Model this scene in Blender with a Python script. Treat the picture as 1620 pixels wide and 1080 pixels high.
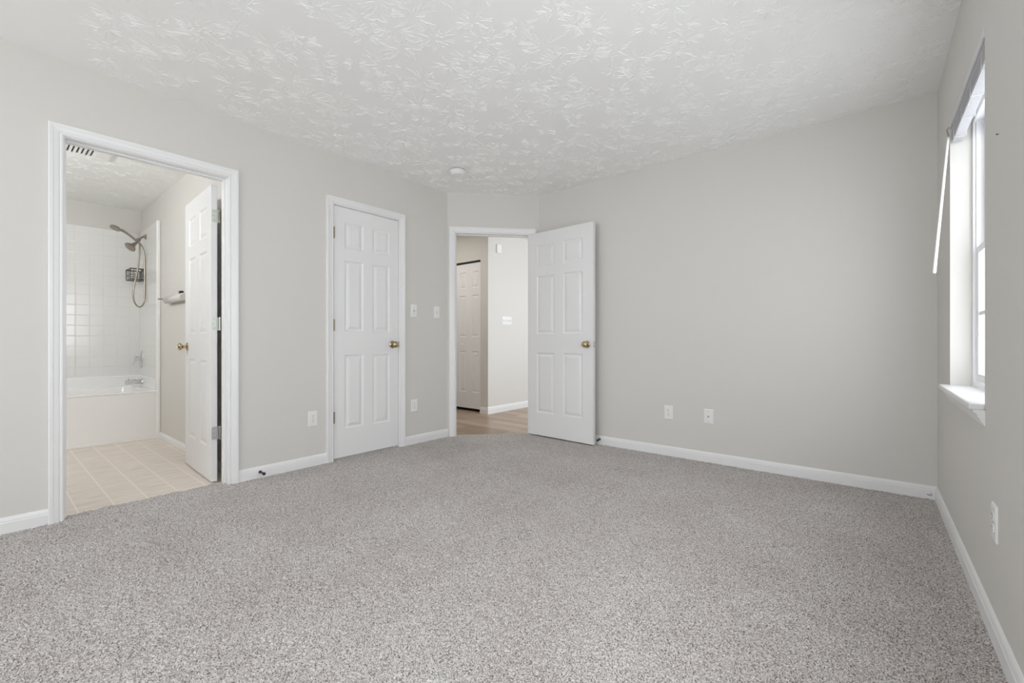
import bpy, bmesh, math, random
import numpy as np
from mathutils import Vector, Matrix

for o in list(bpy.data.objects):
    bpy.data.objects.remove(o)
S = bpy.context.scene
COL = S.collection
random.seed(7)

# ---------------------------------------------------------------- camera, world, light, exposure
H = 2.44                      # room height
EYE = 0.948
cam = bpy.data.cameras.new('camera')
cam.sensor_width = 36.0
cam.lens = 700 / 1620 * 36.0
cam.clip_start = 0.02
camo = bpy.data.objects.new('camera', cam)
COL.objects.link(camo)
camo.location = (0, 0, EYE)
camo.rotation_euler = (math.radians(90), 0, math.radians(39.8))
S.camera = camo

S.view_settings.view_transform = 'Standard'
S.view_settings.look = 'None'
S.view_settings.gamma = 1
S.view_settings.use_curve_mapping = False
S.view_settings.exposure = 0.57
S.cycles.max_bounces = 14
S.cycles.diffuse_bounces = 8
S.cycles.glossy_bounces = 4
S.cycles.transparent_max_bounces = 8
S.cycles.sample_clamp_indirect = 6
S.cycles.caustics_reflective = False
S.cycles.caustics_refractive = False

world = bpy.data.worlds.new('world')
S.world = world
world.use_nodes = True
wb = world.node_tree.nodes['Background']
wb.inputs[0].default_value = (0.905, 0.95, 1.0, 1)
wb.inputs[1].default_value = 3.1


def area(name, loc, direction, sx, sy, power, color=(1, 1, 1), portal=False, spread=180):
    l = bpy.data.lights.new(name, 'AREA')
    l.shape = 'RECTANGLE'
    l.size, l.size_y = sx, sy
    l.energy = power
    l.color = color
    l.spread = math.radians(spread)
    o = bpy.data.objects.new(name, l)
    COL.objects.link(o)
    o.location = loc
    o.rotation_euler = Vector(direction).to_track_quat('-Z', 'Y').to_euler()
    if portal:
        l.cycles.is_portal = True
    return o


# daylight at the right and hall windows, with added unseen fill lights around them
area('back_fill_light', (-1.5, -2.50, 1.40), (0, 1, 0.0), 2.6, 1.5, 5.4, (1.0, 0.985, 0.965))  # added soft fill from behind the camera
area('side_fill_light', (0.51, 0.96, 1.40), (-1, 0, 0), 0.86, 1.28, 8, portal=True)  # portal for the window added beside the camera
area('side_fill_light', (0.52, 0.96, 1.40), (-1, 0, 0), 0.86, 1.28, 17, (0.93, 0.96, 1.0))  # added fill beside the camera, evens out the left wall
area('daylight_right_window', (0.50, 2.68, 1.40), (-1, 0, 0), 0.86, 1.28, 5, portal=True)
area('daylight_hall_window', (-1.0, 5.3, 1.45), (-1, 0, -0.05), 2.2, 1.7, 12.5, (0.74, 0.87, 1.0))
area('hall_fill_light', (-4.55, 3.45, 2.42), (0, 0, -1), 0.3, 0.3, 5.0, (1.0, 0.94, 0.88))  # unseen light added to brighten the bifold doors
area('bathroom_fill_light', (-4.05, -0.62, 2.00), (-0.75, 0.7, 0.0), 0.7, 0.2, 17.5, (0.96, 0.98, 1.0))  # added light out of view, aimed to brighten tub and walls

# ---------------------------------------------------------------- material helpers


def srgb(r, g, b):
    f = lambda c: (c / 255 / 12.92) if c / 255 <= 0.04045 else ((c / 255 + 0.055) / 1.055) ** 2.4
    return (f(r), f(g), f(b), 1)


class Mat:
    def __init__(s, name, color=(0.8, 0.8, 0.8, 1), rough=0.5, metal=0.0, spec=0.5):
        s.m = bpy.data.materials.new(name)
        s.m.use_nodes = True
        s.t = s.m.node_tree
        s.b = s.t.nodes['Principled BSDF']
        s.b.inputs['Base Color'].default_value = color
        s.b.inputs['Roughness'].default_value = rough
        s.b.inputs['Metallic'].default_value = metal
        s.b.inputs['Specular IOR Level'].default_value = spec

    def n(s, kind, **kw):
        nd = s.t.nodes.new(kind)
        for k, v in kw.items():
            if isinstance(k, str) and hasattr(nd, k):
                setattr(nd, k, v)
            else:
                nd.inputs[k].default_value = v
        return nd

    def l(s, a, b):
        s.t.links.new(a, b)

    def pos(s):
        return s.n('ShaderNodeNewGeometry').outputs['Position']

    def noise(s, scale, detail=2.0, rough=0.5, vec=None):
        nd = s.n('ShaderNodeTexNoise')
        nd.inputs['Scale'].default_value = scale
        nd.inputs['Detail'].default_value = detail
        nd.inputs['Roughness'].default_value = rough
        s.l(vec if vec is not None else s.pos(), nd.inputs['Vector'])
        return nd.outputs['Fac']

    def ramp(s, fac, stops):
        nd = s.n('ShaderNodeValToRGB')
        e = nd.color_ramp.elements
        while len(e) < len(stops):
            e.new(0.5)
        for i, (p, c) in enumerate(stops):
            e[i].position = p
            e[i].color = c if len(c) == 4 else (*c, 1)
        s.l(fac, nd.inputs['Fac'])
        return nd.outputs['Color']

    def math(s, op, a, b=None):
        nd = s.n('ShaderNodeMath', operation=op)
        for i, v in enumerate((a, b)):
            if v is None:
                continue
            if isinstance(v, (int, float)):
                nd.inputs[i].default_value = v
            else:
                s.l(v, nd.inputs[i])
        return nd.outputs[0]

    def mix(s, fac, a, b):
        nd = s.n('ShaderNodeMix', data_type='RGBA')
        if isinstance(fac, (int, float)):
            nd.inputs[0].default_value = fac
        else:
            s.l(fac, nd.inputs[0])
        for i, v in ((6, a), (7, b)):
            if isinstance(v, tuple):
                nd.inputs[i].default_value = v
            else:
                s.l(v, nd.inputs[i])
        return nd.outputs[2]

    def bump(s, height, strength, dist):
        nd = s.n('ShaderNodeBump')
        nd.inputs['Strength'].default_value = strength
        nd.inputs['Distance'].default_value = dist
        s.l(height, nd.inputs['Height'])
        s.l(nd.outputs['Normal'], s.b.inputs['Normal'])
        return nd

    def color(s, c):
        s.l(c, s.b.inputs['Base Color'])


def paint(name, col, rough=0.6, bump=0.15, scale=140, spec=0.3):
    m = Mat(name, col, rough, spec=spec)
    m.bump(m.noise(scale, 2), bump, 0.0008)
    return m.m


M = {}
M['wall'] = paint('greige_wall_paint', (0.668, 0.652, 0.618, 1), 0.55)
M['ceiling'] = paint('white_ceiling_plaster', (0.88, 0.88, 0.87, 1), 0.9, 0.35, 90)
M['trim'] = paint('white_semigloss_trim_paint', (0.81, 0.81, 0.81, 1), 0.36, 0.02, 60, 0.5)
M['door'] = paint('white_door_paint', (0.80, 0.80, 0.80, 1), 0.38, 0.08, 90, 0.45)
M['plate'] = Mat('white_plastic', (0.83, 0.83, 0.82, 1), 0.3).m
M['vinyl'] = Mat('white_window_vinyl', (0.84, 0.84, 0.85, 1), 0.35).m
bm_ = Mat('white_blind_plastic', (0.78, 0.78, 0.80, 1), 0.35)
tl_ = bm_.n('ShaderNodeBsdfTranslucent')
tl_.inputs['Color'].default_value = (0.85, 0.85, 0.86, 1)
ms_ = bm_.n('ShaderNodeMixShader')
ms_.inputs[0].default_value = 0.12
bm_.l(bm_.b.outputs[0], ms_.inputs[1])
bm_.l(tl_.outputs[0], ms_.inputs[2])
bm_.l(ms_.outputs[0], bm_.t.nodes['Material Output'].inputs[0])
M['blind'] = bm_.m
M['dark'] = Mat('dark_slot', (0.02, 0.02, 0.02, 1), 0.6).m
M['rubber'] = Mat('black_rubber', (0.015, 0.015, 0.015, 1), 0.35).m
M['screw'] = Mat('dull_screw_metal', (0.35, 0.35, 0.34, 1), 0.4, 0.9).m
M['brass'] = Mat('antique_brass', (0.50, 0.41, 0.25, 1), 0.2, 1.0).m
M['brass_dark'] = Mat('aged_brass_hinge', (0.28, 0.24, 0.16, 1), 0.35, 1.0).m
M['nickel'] = Mat('brushed_nickel', (0.36, 0.32, 0.27, 1), 0.28, 1.0).m
M['steel'] = Mat('satin_steel', (0.62, 0.62, 0.62, 1), 0.3, 1.0).m
M['chrome'] = Mat('chrome', (0.75, 0.75, 0.76, 1), 0.08, 1.0).m
M['bronze'] = Mat('dark_bronze_wire', (0.06, 0.045, 0.035, 1), 0.35, 0.8).m
M['hinge_white'] = Mat('painted_hinge', (0.62, 0.66, 0.60, 1), 0.3, 0.3).m
M['fiber'] = Mat('white_gelcoat', (0.88, 0.875, 0.865, 1), 0.12).m
M['frost'] = Mat('frosted_tube', (0.62, 0.605, 0.58, 1), 0.2).m
M['beige'] = Mat('beige_transition_strip', (0.55, 0.47, 0.38, 1), 0.5).m

# glass: clear with a reflection
g = bpy.data.materials.new('window_glass')
g.use_nodes = True
t = g.node_tree
t.nodes.remove(t.nodes['Principled BSDF'])
tr = t.nodes.new('ShaderNodeBsdfTransparent')
gl = t.nodes.new('ShaderNodeBsdfGlossy')
gl.inputs['Roughness'].default_value = 0.02
mx = t.nodes.new('ShaderNodeMixShader')
mx.inputs[0].default_value = 0.05
t.links.new(tr.outputs[0], mx.inputs[1])
t.links.new(gl.outputs[0], mx.inputs[2])
t.links.new(mx.outputs[0], t.nodes['Material Output'].inputs[0])
M['glass'] = g

# carpet: heathered cut pile
m = Mat('heathered_grey_carpet', rough=0.95, spec=0.05)
yarn = m.noise(235, 2, 0.6)
yarn_c = m.ramp(yarn, [(0.34, srgb(96, 90, 86)), (0.43, srgb(176, 170, 166)), (0.51, srgb(206, 201, 197)), (0.64, srgb(236, 233, 231))])
patch = m.noise(2.2, 3)
pc = m.ramp(patch, [(0.3, (0.88, 0.86, 0.86, 1)), (0.7, (1, 1, 1, 1))])
mul = m.n('ShaderNodeMix', data_type='RGBA', blend_type='MULTIPLY')
mul.inputs[0].default_value = 1.0
m.l(yarn_c, mul.inputs[6])
m.l(pc, mul.inputs[7])
m.color(mul.outputs[2])
m.bump(m.noise(320, 2, 0.7), 0.6, 0.004)
M['carpet'] = m.m

# bathroom vinyl: cream sheet with pale tile lines
m = Mat('cream_vinyl_tile', rough=0.35, spec=0.4)
sep = m.n('ShaderNodeSeparateXYZ')
m.l(m.pos(), sep.inputs[0])


def lines(m, coord, pitch, off, w):
    a = m.math('ADD', coord, off)
    a = m.math('DIVIDE', a, pitch)
    a = m.math('FRACT', a)
    a = m.math('SUBTRACT', a, 0.5)
    a = m.math('ABSOLUTE', a)
    return m.math('GREATER_THAN', a, 0.5 - w / pitch / 2)


stretch = m.n('ShaderNodeMapping')
stretch.inputs['Scale'].default_value = (30, 6, 1)
m.l(m.pos(), stretch.inputs['Vector'])
streak = m.noise(1.0, 4, 0.6, stretch.outputs[0])
base = m.ramp(streak, [(0.3, srgb(212, 201, 190)), (0.7, srgb(234, 224, 213))])
l1 = lines(m, sep.outputs['Y'], 0.1535, 10 * 0.1535 - 0.045, 0.007)
l2 = lines(m, sep.outputs['X'], 0.307, 20 * 0.307 + 0.20, 0.006)
c1 = m.mix(m.math('MULTIPLY', l2, 0.55), base, srgb(238, 228, 212))
c2 = m.mix(l1, c1, srgb(240, 231, 216))
m.color(c2)
M['vinyl_floor'] = m.m

# hall laminate planks running along X
m = Mat('greybrown_laminate', rough=0.33, spec=0.45)
mp = m.n('ShaderNodeMapping')
mp.inputs['Scale'].default_value = (1, 1, 1)
m.l(m.pos(), mp.inputs['Vector'])
br = m.n('ShaderNodeTexBrick')
br.offset = 0.37
br.inputs['Scale'].default_value = 1.0
br.inputs['Brick Width'].default_value = 0.9
br.inputs['Row Height'].default_value = 0.125
br.inputs['Mortar Size'].default_value = 0.0012
br.inputs['Color1'].default_value = (0, 0, 0, 1)
br.inputs['Color2'].default_value = (1, 1, 1, 1)
br.inputs['Mortar'].default_value = (0.2, 0.2, 0.2, 1)
m.l(mp.outputs[0], br.inputs['Vector'])
mp2 = m.n('ShaderNodeMapping')
mp2.inputs['Scale'].default_value = (3, 45, 1)
m.l(m.pos(), mp2.inputs['Vector'])
gr = m.noise(1.0, 5, 0.6, mp2.outputs[0])
mixv = m.n('ShaderNodeMix', data_type='RGBA')
mixv.inputs[0].default_value = 0.5
m.l(br.outputs['Color'], mixv.inputs[6])
m.l(gr, mixv.inputs[7])
m.color(m.ramp(mixv.outputs[2], [(0.2, srgb(134, 112, 93)), (0.5, srgb(163, 141, 121)), (0.8, srgb(188, 168, 150))]))
M['wood'] = m.m


# moulded tile pattern of the tub surround
def tile_mat(name, axis, off):
    m = Mat(name, (0.80, 0.795, 0.775, 1), 0.14, spec=0.5)
    sep = m.n('ShaderNodeSeparateXYZ')
    m.l(m.pos(), sep.inputs[0])

    def groove(coord, o):
        a = m.math('FRACT', m.math('DIVIDE', m.math('ADD', coord, o), 0.108))
        a = m.math('ABSOLUTE', m.math('SUBTRACT', a, 0.5))
        return m.math('MULTIPLY', m.math('MINIMUM', m.math('SUBTRACT', 0.5, a), 0.055), 18)
    gmin = m.math('MINIMUM', groove(sep.outputs[axis], off), groove(sep.outputs['Z'], 10 * 0.108 - 0.575 + 0.108 * 0))
    above = m.math('GREATER_THAN', sep.outputs['Z'], 0.575)
    hgt = m.math('ADD', m.math('MULTIPLY', m.math('SUBTRACT', gmin, 1.0), above), 1.0)
    m.bump(hgt, 0.35, 0.0025)
    m.color(m.mix(hgt, (0.765, 0.76, 0.74, 1), (0.80, 0.795, 0.775, 1)))
    return m.m


M['tile_y'] = tile_mat('moulded_tile_back', 'Y', 20 * 0.108 - 0.625)
M['tile_x'] = tile_mat('moulded_tile_side', 'X', 80 * 0.108)

# ---------------------------------------------------------------- geometry helpers


class Frame:
    """u along a wall, z up, d out of the wall"""
    def __init__(s, o, u, n):
        s.o, s.u, s.n = Vector((*o, 0)), Vector((*u, 0)).normalized(), Vector((*n, 0)).normalized()

    def p(s, u, z, d=0):
        q = s.o + s.u * u + s.n * d
        return Vector((q.x, q.y, z))

    def v(s, u, z, d):
        q = s.u * u + s.n * d
        return Vector((q.x, q.y, z))


WORLD = Frame((0, 0), (1, 0), (0, 1))          # u = X, d = Y
LEFT = Frame((-3.333, 0), (0, 1), (1, 0))      # u = Y
FAR = Frame((0, 3.668), (1, 0), (0, -1))       # u = X
A_, B_ = (-3.333, 2.989), (-2.695, 3.668)
DIAG = Frame(A_, (B_[0] - A_[0], B_[1] - A_[1]), (B_[1] - A_[1], A_[0] - B_[0]))
RIGHT = Frame((0.2615, 3.668), (0.0125, -1), (-1, -0.0125))   # u = distance from the far corner


class MB:
    def __init__(s):
        s.v, s.f = [], []

    def add(s, vs, fs):
        k = len(s.v)
        s.v += [tuple(p) for p in vs]
        s.f += [tuple(i + k for i in q) for q in fs]
        return s

    def box(s, fr, u0, u1, z0, z1, d0, d1):
        vs = [fr.p(u, z, d) for d in (d0, d1) for z in (z0, z1) for u in (u0, u1)]
        return s.add(vs, [(0, 1, 3, 2), (4, 6, 7, 5), (0, 4, 5, 1), (2, 3, 7, 6), (0, 2, 6, 4), (1, 5, 7, 3)])

    def extrude_u(s, fr, prof, u0, u1):
        """profile of (z, d) pushed along u"""
        n = len(prof)
        vs = [fr.p(u0, z, d) for z, d in prof] + [fr.p(u1, z, d) for z, d in prof]
        fs = [(i, (i + 1) % n, n + (i + 1) % n, n + i) for i in range(n)]
        return s.add(vs, fs + [tuple(range(n)), tuple(range(2 * n - 1, n - 1, -1))])

    def extrude_z(s, pts, z0, z1):
        n = len(pts)
        vs = [(x, y, z0) for x, y in pts] + [(x, y, z1) for x, y in pts]
        fs = [(i, (i + 1) % n, n + (i + 1) % n, n + i) for i in range(n)]
        return s.add(vs, fs + [tuple(range(n)), tuple(range(2 * n - 1, n - 1, -1))])

    def lathe(s, base, axis, prof, seg=24):
        """prof of (height along axis, radius)"""
        axis = Vector(axis).normalized()
        a = axis.orthogonal().normalized()
        b = axis.cross(a)
        base = Vector(base)
        vs, fs = [], []
        for h, r in prof:
            for k in range(seg):
                w = 2 * math.pi * k / seg
                vs.append(base + axis * h + (a * math.cos(w) + b * math.sin(w)) * r)
        for i in range(len(prof) - 1):
            for k in range(seg):
                j = (k + 1) % seg
                fs.append((i * seg + k, i * seg + j, (i + 1) * seg + j, (i + 1) * seg + k))
        fs.append(tuple(range(seg)))
        fs.append(tuple((len(prof) - 1) * seg + k for k in reversed(range(seg))))
        return s.add(vs, fs)

    def tube(s, pts, r, seg=8):
        pts = [Vector(p) for p in pts]
        n = len(pts)
        rs = r if isinstance(r, (list, tuple)) else [r] * n
        vs, fs = [], []
        ref = None
        for i, p in enumerate(pts):
            d = (pts[min(i + 1, n - 1)] - pts[max(i - 1, 0)]).normalized()
            if ref is None:
                ref = d.orthogonal().normalized()
            ref = (ref - d * ref.dot(d)).normalized()
            b = d.cross(ref)
            for k in range(seg):
                w = 2 * math.pi * k / seg
                vs.append(p + (ref * math.cos(w) + b * math.sin(w)) * rs[i])
        for i in range(n - 1):
            for k in range(seg):
                j = (k + 1) % seg
                fs.append((i * seg + k, i * seg + j, (i + 1) * seg + j, (i + 1) * seg + k))
        fs.append(tuple(reversed(range(seg))))
        fs.append(tuple((n - 1) * seg + k for k in range(seg)))
        return s.add(vs, fs)

    def casing(s, fr, u0, u1, top, prof, z0=-0.012):
        n = len(prof)
        vs = []
        for k in range(4):
            for w, d in prof:
                vs.append([fr.p(u0 - w, z0, d), fr.p(u0 - w, top + w, d), fr.p(u1 + w, top + w, d), fr.p(u1 + w, z0, d)][k])
        fs = [(k * n + i, k * n + (i + 1) % n, (k + 1) * n + (i + 1) % n, (k + 1) * n + i) for k in range(3) for i in range(n)]
        return s.add(vs, fs + [tuple(range(n)), tuple(range(4 * n - 1, 3 * n - 1, -1))])

    def build(s, name, mat, parent=None, origin=None, smooth=False, bevel=0.0, seg=2, recalc=True):
        me = bpy.data.meshes.new(name)
        if origin is None:
            xs = np.array(s.v)
            origin = Vector(((xs[:, 0].min() + xs[:, 0].max()) / 2, (xs[:, 1].min() + xs[:, 1].max()) / 2, xs[:, 2].min()))
        origin = Vector(origin)
        me.from_pydata([tuple(Vector(p) - origin) for p in s.v], [], s.f)
        if recalc:
            bm = bmesh.new()
            bm.from_mesh(me)
            bmesh.ops.recalc_face_normals(bm, faces=bm.faces)
            bm.to_mesh(me)
            bm.free()
        me.materials.append(mat)
        if smooth:
            me.shade_smooth()
            me.set_sharp_from_angle(angle=math.radians(38))
        o = bpy.data.objects.new(name, me)
        COL.objects.link(o)
        o.location = origin
        if parent:
            o.parent = parent
            o.matrix_parent_inverse = Matrix.Identity(4)
            wp = Vector(parent['_w'])
            o.location = origin - wp
        o['_w'] = tuple(origin)
        if bevel:
            b = o.modifiers.new('bevel', 'BEVEL')
            b.width = bevel
            b.segments = seg
            b.limit_method = 'ANGLE'
        return o


def tag(o, label=None, cat=None, group=None, kind=None):
    if label:
        o['label'] = label
    if cat:
        o['category'] = cat
    if group:
        o['group'] = group
    if kind:
        o['kind'] = kind
    return o


def empty(name, loc, label, cat, group=None, kind=None):
    o = bpy.data.objects.new(name, None)
    COL.objects.link(o)
    o.location = loc
    o.empty_display_size = 0.05
    o['_w'] = tuple(loc)
    return tag(o, label, cat, group, kind)


# ---------------------------------------------------------------- shell: bedroom
T = 0.115
HW = H + 0.02
Z0 = -0.03
BATH = (0.285, 1.049)         # clear opening along the left wall
CLOS = (1.790, 2.408)
DOORU = (0.081, 0.838)        # clear opening along the diagonal wall
TOP = 2.035
J = 0.018                     # jamb board

w = MB()
w.box(LEFT, -2.45, BATH[0] - J, Z0, HW, -T, 0)
w.box(LEFT, BATH[1] + J, CLOS[0] - J, Z0, HW, -T, 0)
w.box(LEFT, CLOS[1] + J, 3.0, Z0, HW, -T, 0)
w.box(LEFT, BATH[0] - J, BATH[1] + J, TOP + J, HW, -T, 0)
w.box(LEFT, CLOS[0] - J, CLOS[1] + J, TOP + J, HW, -T, 0)
tag(w.build('wall_left', M['wall']), 'greige wall holding the bathroom doorway and the closet door', 'wall', kind='structure')

w = MB()
L = (Vector(B_) - Vector(A_)).length
w.box(DIAG, -0.03, DOORU[0] - J, Z0, HW, -T, 0)
w.box(DIAG, DOORU[1] + J, L + 0.03, Z0, HW, -T, 0)
w.box(DIAG, DOORU[0] - J, DOORU[1] + J, TOP + J, HW, -T, 0)
tag(w.build('wall_diagonal', M['wall']), 'short angled greige wall around the doorway to the hall', 'wall', kind='structure')

w = MB().box(FAR, -2.74, 0.45, Z0, HW, -T, 0)
tag(w.build('wall_far', M['wall']), 'wide greige wall behind the open door, with two cover plates', 'wall', kind='structure')

WU = (0.546, 1.425)
WZ = (0.73, 2.045)
WT = 0.17
w = MB()
w.box(RIGHT, -0.05, WU[0], Z0, HW, -WT, 0)
W2U = (2.268, 3.147)  # opening for the added window, out of view beside the camera
w.box(RIGHT, WU[1], W2U[0], Z0, HW, -WT, 0)
w.box(RIGHT, W2U[1], 6.2, Z0, HW, -WT, 0)
w.box(RIGHT, W2U[0], W2U[1], Z0, WZ[0] - 0.022, -WT, 0)
w.box(RIGHT, W2U[0], W2U[1], WZ[1], HW, -WT, 0)
w.box(RIGHT, WU[0], WU[1], Z0, WZ[0] - 0.022, -WT, 0)
w.box(RIGHT, WU[0], WU[1], WZ[1], HW, -WT, 0)
tag(w.build('wall_right', M['wall']), 'greige wall with the window, nearest on the right', 'wall', kind='structure')

# wall behind the camera, with two openings added to let fill light in
BACK = Frame((0, -2.35), (1, 0), (0, 1))
w = MB()
for a, b in ((-3.45, -2.85), (-1.55, -1.45), (-0.15, 0.6)):
    w.box(BACK, a, b, Z0, HW, -T, 0)
w.box(BACK, -2.85, -0.15, Z0, 0.65, -T, 0)
w.box(BACK, -2.85, -0.15, 2.15, HW, -T, 0)
tag(w.build('wall_back', M['wall']), 'greige wall behind the camera with two openings added for fill light', 'wall', kind='structure')


# textured ceiling: every comb stroke of the stomped plaster is a small raised ridge
def strokes(rng, centers, nper, zc, inside, size=1.0, hmul=1.0):
    V, F = [], []
    k = 0
    for cx, cy in centers:
        n = rng.integers(nper[0], nper[1])
        a0 = rng.uniform(0, 6.283)
        R = rng.uniform(0.75, 1.45) * size
        for _ in range(n):
            ang = a0 + rng.uniform(0, 6.283)
            r0 = rng.uniform(0.010, 0.055) * R
            ln = rng.uniform(0.012, 0.052) * R
            dirn = ang + rng.normal(0, 0.22)
            if rng.random() < 0.14:
                dirn += 1.4
                ln *= 0.6
            bend = rng.normal(0, 0.35)
            wd = rng.uniform(0.0007, 0.0015)
            ht = rng.uniform(0.0008, 0.0022) * hmul
            x, y = cx + r0 * math.cos(ang), cy + r0 * math.sin(ang)
            if not inside(x, y) or not inside(x + ln * math.cos(dirn), y + ln * math.sin(dirn)):
                continue
            ns = 5
            for i in range(ns):
                tt = i / (ns - 1)
                dd = dirn + bend * (tt - 0.5) * 2 + rng.normal(0, 0.12)
                prof = (0.25, 0.8, 1.0, 0.9, 0.3)[i]
                px, py = -math.sin(dd), math.cos(dd)
                ww = wd * prof
                V += [(x - px * ww, y - py * ww, zc + 0.0002), (x, y, zc - ht * prof), (x + px * ww, y + py * ww, zc + 0.0002)]
                x += math.cos(dd) * ln / (ns - 1)
                y += math.sin(dd) * ln / (ns - 1)
                if i:
                    b = k + i * 3
                    F += [(b - 3, b - 2, b + 1, b), (b - 2, b - 1, b + 2, b + 1)]
            F += [(k, k + 1, k + 2), (k + 12, k + 14, k + 13)]
            k += 15
    return V, F


def in_room(x, y):
    if x < -3.328 or y > 3.662 or x > 0.30:
        return False
    return (x - A_[0]) * DIAG.n.x + (y - A_[1]) * DIAG.n.y > 0.006


rng = np.random.default_rng(11)
cent = []
st = 0.165
for i in range(int(3.8 / st) + 1):
    for j in range(int(3.4 / st) + 1):
        x = -3.4 + (i + 0.5 + rng.uniform(-0.45, 0.45)) * st
        y = 0.35 + (j + 0.5 + rng.uniform(-0.45, 0.45)) * st
        if -x * 0.6401 + y * 0.7683 > 1.7:
            cent.append((x, y))
V, F = strokes(rng, cent, (34, 62), H, in_room)
c = MB()
c.v, c.f = V, F
c.extrude_z([(-3.35, -2.45), (0.55, -2.45), (0.45, 3.75), (-2.62, 3.75), (-3.35, 2.97)], H, H + 0.06)
tag(c.build('ceiling', M['ceiling'], recalc=False), 'white ceiling with stomped brush-stroke texture', 'ceiling', kind='structure')

# carpet: a fine grid whose pile stands up and down
gx0, gx1, gy0, gy1, gs = -3.432, 0.320, -0.10, 3.70, 0.0042
nx, ny = int((gx1 - gx0) / gs), int((gy1 - gy0) / gs)
xs = gx0 + np.arange(nx) * gs
ys = gy0 + np.arange(ny) * gs
X, Y = np.meshgrid(xs, ys, indexing='ij')
X = X + rng.uniform(-0.0014, 0.0014, X.shape)
Y = Y + rng.uniform(-0.0014, 0.0014, Y.shape)
Zn = rng.normal(0, 1, X.shape)
lo = rng.normal(0, 1, (nx // 3 + 2, ny // 3 + 2)).repeat(3, 0).repeat(3, 1)[:nx, :ny]
Zc = np.clip(Zn * 0.0019 + lo * 0.0003, -0.005, 0.004) - 0.002
du = (X - A_[0]) * DIAG.u.x + (Y - A_[1]) * DIAG.u.y
dn = (X - A_[0]) * DIAG.n.x + (Y - A_[1]) * DIAG.n.y
wav = 0.008 * np.sin(Y * 23) + 0.006 * np.sin(Y * 61 + 1)
edge_b = (X < -3.418 + wav)
edge_d = (dn < -0.030) & (X > -3.40)
keep = ~(dn < -0.042) | ((X < -3.30) & (Y < 2.9))
keep &= ~((X < -3.345) & ~((Y > BATH[0] - 0.01) & (Y < BATH[1] + 0.01)))
keep &= ~(X < -3.426 + wav)
Zc = np.where(edge_b | edge_d, -0.016, Zc)
idx = np.arange(nx * ny).reshape(nx, ny)
q = keep[:-1, :-1] & keep[1:, :-1] & keep[1:, 1:] & keep[:-1, 1:]
Q = np.stack([idx[:-1, :-1][q], idx[1:, :-1][q], idx[1:, 1:][q], idx[:-1, 1:][q]], 1)
co = np.stack([X.ravel(), Y.ravel(), Zc.ravel()], 1)
# plain strip of carpet under and behind the camera
ex = np.array([(-3.34, -2.4, -0.002), (0.42, -2.4, -0.002), (0.42, -0.09, -0.002), (-3.34, -0.09, -0.002)])
co = np.concatenate([co, ex])
Q = np.concatenate([Q, np.array([[nx * ny, nx * ny + 1, nx * ny + 2, nx * ny + 3]])])
me = bpy.data.meshes.new('floor')
me.vertices.add(len(co))
me.vertices.foreach_set('co', co.astype(np.float32).ravel())
me.loops.add(Q.size)
me.loops.foreach_set('vertex_index', Q.astype(np.int32).ravel())
me.polygons.add(len(Q))
me.polygons.foreach_set('loop_start', (np.arange(len(Q)) * 4).astype(np.int32))
me.polygons.foreach_set('loop_total', np.full(len(Q), 4, np.int32))
me.update()
me.validate()
me.shade_smooth()
me.materials.append(M['carpet'])
fo = bpy.data.objects.new('floor', me)
COL.objects.link(fo)
tag(fo, 'speckled warm grey carpet covering the bedroom floor', 'carpet', kind='structure')

w = MB().box(WORLD, -6.6, 0.7, -0.12, -0.062, -2.5, 7.3)
tag(w.build('floor', M['beige']), 'subfloor under the rooms', 'floor', kind='structure')
w = MB().box(WORLD, -4.15, -3.340, -0.06, -0.012, 1.2, 2.9)
tag(w.build('floor', M['carpet']), 'carpet inside the shut closet', 'carpet', kind='structure')

# ---------------------------------------------------------------- shell: bathroom
BX, BYS, BZC, BZF = -6.41, 1.155, 2.41, -0.017
w = MB().box(WORLD, -6.53, -3.448, Z0, HW, BYS, BYS + 0.10)
tag(w.build('wall_bathroom_side', M['wall']), 'bathroom side wall beside the tub, behind the open door', 'wall', kind='structure')
w = MB().box(WORLD, -6.53, BX, Z0, HW, -0.9, BYS)
tag(w.build('wall_bathroom_back', M['wall']), 'bathroom wall above the tub surround', 'wall', kind='structure')
w = MB().box(WORLD, BX, -3.448, Z0, HW, -0.9, -0.8)
tag(w.build('wall_bathroom_near', M['wall']), 'bathroom wall out of sight left of the doorway', 'wall', kind='structure')
w = MB().box(WORLD, -6.5, -3.385, -0.06, BZF, -0.85, 1.2)
tag(w.build('floor', M['vinyl_floor']), 'cream vinyl tile floor of the bathroom', 'floor', kind='structure')
cent = []
for i in range(22):
    for j in range(12):
        x = -6.4 + (i + 0.5 + rng.uniform(-0.45, 0.45)) * 0.135
        y = 0.0 + (j + 0.5 + rng.uniform(-0.45, 0.45)) * 0.135
        cent.append((x, y))
V, F = strokes(rng, cent, (12, 24), BZC, lambda x, y: -6.40 < x < -3.46 and -0.2 < y < 1.15 and not (-4.85 < x < -4.4 and 0.3 < y < 0.68), hmul=0.8)
c = MB()
c.v, c.f = V, F
c.box(WORLD, -6.5, -3.40, BZC, BZC + 0.05, -0.85, 1.2)
tag(c.build('ceiling', M['ceiling'], recalc=False), 'textured white bathroom ceiling', 'ceiling', kind='structure')

# closet behind door_2 (dark and closed)
w = MB().box(WORLD, -4.2, -4.1, Z0, HW, 1.25, 2.85)
tag(w.build('wall_closet', M['wall']), 'wall inside the closet behind the shut door', 'wall', kind='structure')

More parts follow.
